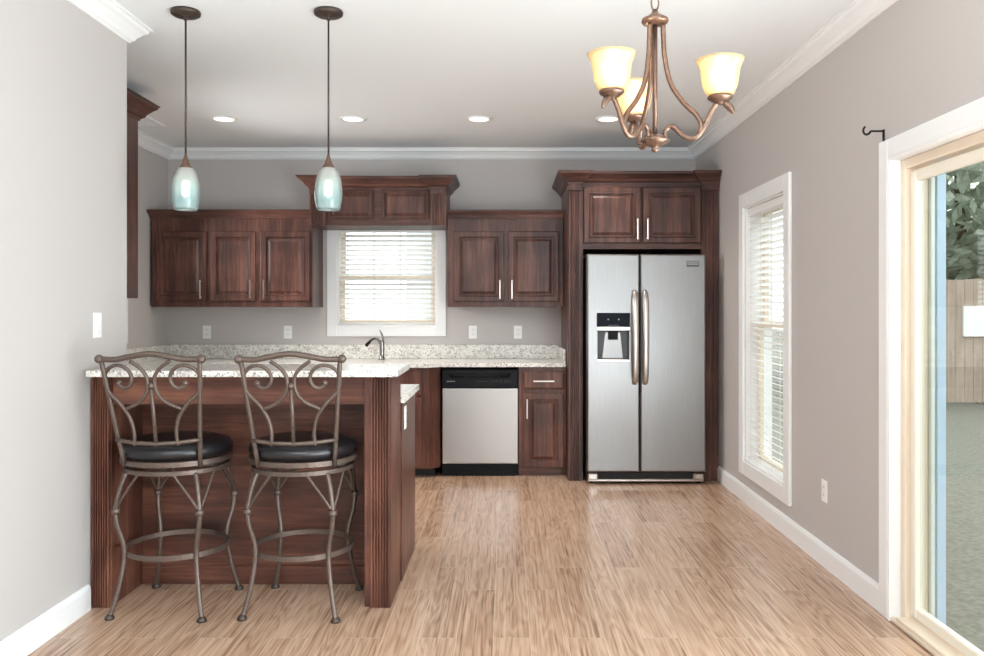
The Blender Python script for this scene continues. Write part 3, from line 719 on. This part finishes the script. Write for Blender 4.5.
# ------------------------------------------------------------------ bar stools (built about the origin, back towards -Y)
def bulge(x, z):
    f = max(0, min(1, (z-.70)/.44)); lean = -.174-.13*(z-.66)/.485
    return lean-(.055*(1-f)+.012*f)*(1-(x/.2)**2)
def L2(zx, zy):
    x = (zx-288)/939; z = 1.14-(zy-75)*.00108
    return (x, bulge(x, z), z)
def make_stool():
    t = thing('bar_stool', '', 'stool', (0, 0, 0), 'bar stools')
    R = MB().lathe(0, 0, [(.001, .690), (.215, .690), (.232, .697), (.242, .715), (.240, .735), (.225, .754), (.18, .766), (.10, .771), (.001, .772)], 48).build('seat_cushion', 'leather', t)
    MB().lathe(0, 0, [(.226, .667), (.242, .667), (.242, .689), (.226, .689)], 48, smooth=False, closed=True, caps=False).build('seat_ring', 'stoolmetal', t)
    MB().lathe(0, 0, [(.20, .6895), (.20, .684), (.12, .676), (.10, .650), (.001, .650)], 32).build('swivel_plate', 'iron', t)
    b = MB(); b.lathe(0, 0, [(.212, .628), (.228, .628), (.228, .647), (.212, .647)], 48, smooth=False, closed=True, caps=False)
    for a in (0, PI/2): b.tube([(-.214*math.cos(a), -.214*math.sin(a), .640), (.214*math.cos(a), .214*math.sin(a), .640)], .009, 6)
    b.build('base_ring', 'stoolmetal', t)
    for sg in (-1, 1):
        P = [(sg*(.164+.043*i/8), -.174-.13*i/8, .662+(1.140-.662)*i/8) for i in range(9)]
        MB().tube(P, .0105, 8).build('back_post', 'stoolmetal', t)
    yt = -.174-.13
    P = [(-.208, yt, 1.140), (-.145, yt-.004, 1.139), (-.09, yt-.008, 1.150), (0, yt-.012, 1.163), (.09, yt-.008, 1.150), (.145, yt-.004, 1.139), (.208, yt, 1.140)]
    tr = MB().tube(spline(P, 6), .0125, 10).build('top_rail', 'stoolmetal', t)
    for sg in (-1, 1): MB().sphere((sg*.215, yt, 1.141), .019, 16).build('finial', 'stoolmetal', tr)
    P = [(x, bulge(x, .775)+.0, .786-.012*(1-(x/.18)**2)) for x in [-.182+.364*i/10 for i in range(11)]]
    MB().tube(P, .0095, 8).build('lower_rail', 'stoolmetal', t)
    b = MB(); b.tube([L2(288, 178), L2(290, 300), L2(291, 424)], .0085, 8); b.sphere(L2(288, 180), .015, 10)
    for m in (1, -1):
        f = lambda zx, zy: L2(288+m*(zx-288), zy)
        O = [f(*p) for p in ((376, 422), (372, 370), (385, 310), (420, 255), (462, 212), (479, 170), (470, 128), (440, 103), (402, 101), (372, 124), (364, 155), (376, 182), (400, 190), (420, 178))]
        b.tube(spline(O, 6), .0082, 8); b.sphere(f(421, 170), .0125, 10)
        I = [f(*p) for p in ((366, 82), (325, 112), (303, 150), (308, 205), (342, 246), (398, 274))]
        b.tube(spline(I, 6), .0082, 8)
    b.build('scrollwork', 'stoolmetal', t)
    prof = [(.156, .630), (.172, .58), (.185, .51), (.190, .466), (.184, .40), (.168, .33), (.163, .275), (.168, .21), (.183, .11), (.200, .035), (.206, .014)]
    for qx, qy in ((-1, -1), (1, -1), (-1, 1), (1, 1)):
        P = spline([(qx*a, qy*a, z) for a, z in prof], 4)
        lg = MB().tube(P, .0112, 8).build('leg', 'stoolmetal', t)
        c = (qx*.190, qy*.190)
        b = MB(); b.lathe(c[0], c[1], [(.016, .455), (.019, .460), (.019, .474), (.016, .479)], 12)
        for s in (-1, 1):
            ang = math.atan2(qy, qx)+s*.42
            p0 = Vector((.22*math.cos(ang), .22*math.sin(ang), .632)); p2 = Vector((c[0]*1.0, c[1]*1.0, .470))
            p1 = p0*.45+p2*.55; p1.z = .545; p1 = Vector((p1.x*1.015, p1.y*1.015, p1.z))
            b.tube(spline([p0, p1, p2], 6), .0062, 6)
        b.build('brace', 'stoolmetal', lg)
        MB().lathe(qx*.207, qy*.207, [(.021, .0), (.021, .008), (.014, .018), (.010, .022)], 14).build('foot_glide', 'oilbronze', lg)
    b = MB(); b.lathe(0, 0, [(.2195, .260), (.2265, .260), (.2265, .283), (.2195, .283)], 48, smooth=False, closed=True, caps=False); b.build('foot_ring', 'stoolmetal', t)
    return t
UP = ('seat_cushion', 'seat_ring', 'back_post', 'top_rail', 'lower_rail', 'scrollwork', 'swivel_plate')
stool = make_stool(); stool2 = copy_tree(stool)
for o, loc, phi, psi, lb in ((stool, (-1.508, 3.785, 0), 1, -4, 'scrollwork metal bar stool with black round seat, next to the left dining wall'),
                        (stool2, (-.928, 3.78, 0), 3.5, -4, 'scrollwork metal bar stool with black round seat, by the open end of the bar')):
    o.location = loc; o['label'] = lb
    for c in o.children:
        c.rotation_euler = (0, 0, math.radians(phi if c.name.split('.')[0] in UP else psi))

# ------------------------------------------------------------------ lights on the ceiling
def point(name, loc, power, col, r, parent):
    l = bpy.data.lights.new(name, 'POINT'); l.energy = power; l.color = col; l.shadow_soft_size = r
    o = bpy.data.objects.new(name, l); COL.objects.link(o); o.location = Vector(loc)-ORG[parent.name]; o.parent = parent
# recessed downlights
for i, (px, lb) in enumerate(((224, 'round recessed ceiling light left of the first pendant cord'), (353, 'round recessed ceiling light right of the second pendant cord'),
                              (479, 'round recessed ceiling light midway between the pendants and the chandelier'), (608, 'round recessed ceiling light partly behind the chandelier'))):
    d = 6.11; x = sx(px, d)
    t = thing('recessed_light', lb, 'ceiling light', (x, d, ZC-.006), 'recessed ceiling lights')
    MB().lathe(x, d, [(.072, ZC-.0005), (.095, ZC-.0005), (.092, ZC-.008), (.074, ZC-.007)], 32, closed=True, caps=False).build('trim_ring', 'white', t)
    MB().lathe(x, d, [(.073, ZC-.0005), (.073, ZC-.004), (.001, ZC-.005)], 32).build('lens', 'lens', t)
    l = bpy.data.lights.new('downlight', 'SPOT'); l.energy = 44; l.color = (1, .93, .85); l.spot_size = math.radians(110); l.spot_blend = .8; l.shadow_soft_size = .07
    o = bpy.data.objects.new('downlight', l); COL.objects.link(o); o.location = (0, 0, -.012); o.parent = t
# air vent
t = thing('ceiling_vent', 'white slatted air vent on the ceiling above the left kitchen wall', 'vent', (-2.77, 6.16, ZC-.012))
b = MB()
pv = (-2.92, -2.62, 6.0, 6.33)
for (p0, p1, q0, q1) in ((pv[0], pv[0]+.025, pv[2], pv[3]), (pv[1]-.025, pv[1], pv[2], pv[3]), (pv[0]+.025, pv[1]-.025, pv[2], pv[2]+.025), (pv[0]+.025, pv[1]-.025, pv[3]-.025, pv[3])):
    b.box(p0, p1, q0, q1, ZC-.010, ZC-.0005)
b.build('frame', 'white', t)
b = MB()
for i in range(11): b.box(pv[0]+.026, pv[1]-.026, pv[2]+.03+i*.025, pv[2]+.042+i*.025, ZC-.008, ZC-.001)
b.build('slats', 'white', t)

# pendants over the bar
PZ = (1.827, 2.027)
M['pendantglass'] = shademat('aqua_pendant_glass', [(0, srgb(218, 231, 233)), (.2, srgb(190, 211, 214)), (.5, srgb(208, 223, 225)), (.85, srgb(230, 232, 229)), (1, srgb(236, 236, 232))], .5, (0, .2), swirl=.25)
def make_pendant():
    t = thing('pendant_light', '', 'pendant light', (0, 0, 1.827), 'pendant lights over the bar'); zc = ZC+.0068
    MB().lathe(0, 0, [(.001, zc), (.066, zc), (.069, zc-.006), (.067, zc-.018), (.058, zc-.024), (.010, zc-.030), (.008, zc-.045), (.001, zc-.046)], 32).build('canopy', 'oilbronze', t)
    MB().tube([(0, 0, ZC-.04), (0, 0, 2.085)], .0046, 6).build('cord', 'oilbronze', t)
    MB().lathe(0, 0, [(.001, 2.092), (.006, 2.090), (.009, 2.075), (.019, 2.045), (.029, 2.030), (.030, 2.024), (.001, 2.023)], 24).build('socket_cap', 'bronze', t)
    MB().lathe(0, 0, [(.028, 2.027), (.039, 2.023), (.050, 2.000), (.059, 1.970), (.0645, 1.930), (.0655, 1.905), (.063, 1.870), (.056, 1.838), (.052, 1.827), (.049, 1.828), (.053, 1.840),
                      (.060, 1.872), (.0625, 1.905), (.0615, 1.930), (.056, 1.970), (.047, 2.000), (.036, 2.020), (.028, 2.024)], 40, closed=True, caps=False).build('shade', 'pendantglass', t)
    MB().sphere((0, 0, 1.945), .020, 16, 1.15).build('bulb', 'pendantbulb', t); MB().lathe(0, 0, [(.001, 2.022), (.012, 2.022), (.012, 1.972), (.001, 1.972)], 12).build('socket', 'bronze', t)
    point('pendant_glow', (0, 0, 1.91), .3, (1, .88, .7), .02, t)
    return t
pn = make_pendant(); pn2 = copy_tree(pn)
for o, px, lb in ((pn, 185.7, 'aqua glass pendant light on a long cord, nearer the left wall'), (pn2, 328.5, 'aqua glass pendant light on a long cord, in front of the window valance cabinet')):
    o.location = (sx(px, 3.9), 3.9, 1.820); o['label'] = lb

# chandelier
CX, CY = .452, 2.5
M['amberglass'] = shademat('cream_chandelier_glass', [(0, srgb(254, 228, 188)), (.6, srgb(250, 216, 162)), (1, srgb(246, 198, 128))], .40, (1.995, 2.11), glow=.10, glowcol=(1, .78, .42, 1))
t = thing('chandelier', 'antique bronze chandelier with three lit cream glass shades, hanging at the upper right', 'chandelier', (CX, CY, 1.83))
MB().lathe(CX, CY, [(.001, 2.262), (.008, 2.260), (.011, 2.250), (.024, 2.240), (.040, 2.231), (.041, 2.224), (.037, 2.218), (.020, 2.212), (.001, 2.211)], 32).build('top_hub', 'bronze', t)
MB().tube([(CX, CY, 2.21), (CX, CY, 1.875)], .0075, 10).build('center_rod', 'bronze', t)
MB().lathe(CX, CY, [(.001, 1.884), (.012, 1.882), (.032, 1.874), (.044, 1.866), (.044, 1.860), (.030, 1.850), (.012, 1.843), (.010, 1.838), (.012, 1.834), (.006, 1.828), (.001, 1.827)], 32).build('bowl', 'bronze', t)
b = MB(); z = 2.258; i = 0
while z < ZC-.03:
    c = z+.024; a = 0 if i % 2 == 0 else PI/2; lw = .011
    b.tube([(CX+lw*math.cos(q)*math.cos(a), CY+lw*math.cos(q)*math.sin(a), c+.026*math.sin(q)) for q in [2*PI*j/16 for j in range(16)]], .0026, 6, True); z += .045; i += 1
b.build('chain', 'bronze', t)
MB().lathe(CX, CY, [(.001, ZC-.0005), (.065, ZC-.0005), (.066, ZC-.010), (.03, ZC-.024), (.012, ZC-.034), (.001, ZC-.035)], 32).build('canopy', 'bronze', t)
for ang in (-20, 100, 220):
    ca, sa = math.cos(math.radians(ang)), math.sin(math.radians(ang))
    W = lambda r, z: (CX+r*ca, CY+r*sa, z)
    rod = spline([W(*p) for p in ((.024, 2.212), (.026, 2.165), (.030, 2.11), (.047, 2.033), (.083, 1.974), (.122, 1.932), (.137, 1.902), (.132, 1.875))], 6)
    arm = MB().tube(rod, .0078, 8).build('arm', 'bronze', t)
    sc = spline([W(*p) for p in ((.030, 1.868), (.033, 1.890), (.045, 1.902), (.058, 1.897), (.078, 1.877), (.102, 1.862), (.128, 1.868), (.150, 1.901), (.165, 1.934), (.186, 1.962), (.204, 1.960), (.220, 1.946), (.231, 1.926))], 5)
    n = len(sc); MB().tube(sc, [.0078 if i < n-12 else (.0078+.0032*math.sin(PI*(i-n+12)/9) if i < n-5 else .0105-.0016*(i-n+5)) for i in range(n)], 8, flat=.8).build('scroll', 'bronze', arm)
    rx, ry, _ = W(.192, 0)
    MB().lathe(rx, ry, [(.001, 1.955), (.010, 1.956), (.012, 1.961), (.022, 1.964), (.034, 1.972), (.037, 1.976), (.037, 1.980), (.001, 1.9805)], 28).build('shade_holder', 'bronze', arm)
    sh = MB().lathe(rx, ry, [(.033, 1.981), (.041, 1.989), (.050, 2.008), (.0545, 2.033), (.057, 2.056), (.063, 2.074), (.072, 2.087), (.070, 2.089), (.0605, 2.076), (.0545, 2.057), (.052, 2.033), (.0475, 2.009), (.039, 1.991), (.033, 1.985)], 40, closed=True, caps=False)
    sh = sh.build('glass_shade', 'amberglass', t)
    b = MB(); b.sphere((rx, ry, 2.042), .030, 16, 1.15); b.lathe(rx, ry, [(.001, 1.981), (.011, 1.981), (.011, 2.016), (.001, 2.016)], 12); b.build('bulb', 'bulb', t)
    point('chandelier_glow', (rx, ry, 2.083), 1.7, (1, .84, .62), .022, t)

# curtain rod bracket above the patio door
y, z = 3.66, 2.13
t = thing('curtain_rod_bracket', 'black iron curtain rod bracket beside the top corner of the patio door', 'bracket', (XR-.001, y, z))
MB().box(XR-.006, XR-.0005, y-.008, y+.008, 2.096, 2.150, .002).build('wall_plate', 'iron', t)
MB().tube([(XR-.005, y, 2.142), (XR-.060, y, 2.142)], .0045, 8).build('arm', 'iron', t)
MB().tube(spline([(XR-.060, y, 2.142), (XR-.068, y, 2.131), (XR-.082, y, 2.127), (XR-.092, y, 2.137), (XR-.092, y, 2.152), (XR-.085, y, 2.161)], 5), .005, 8).build('hook', 'iron', t)
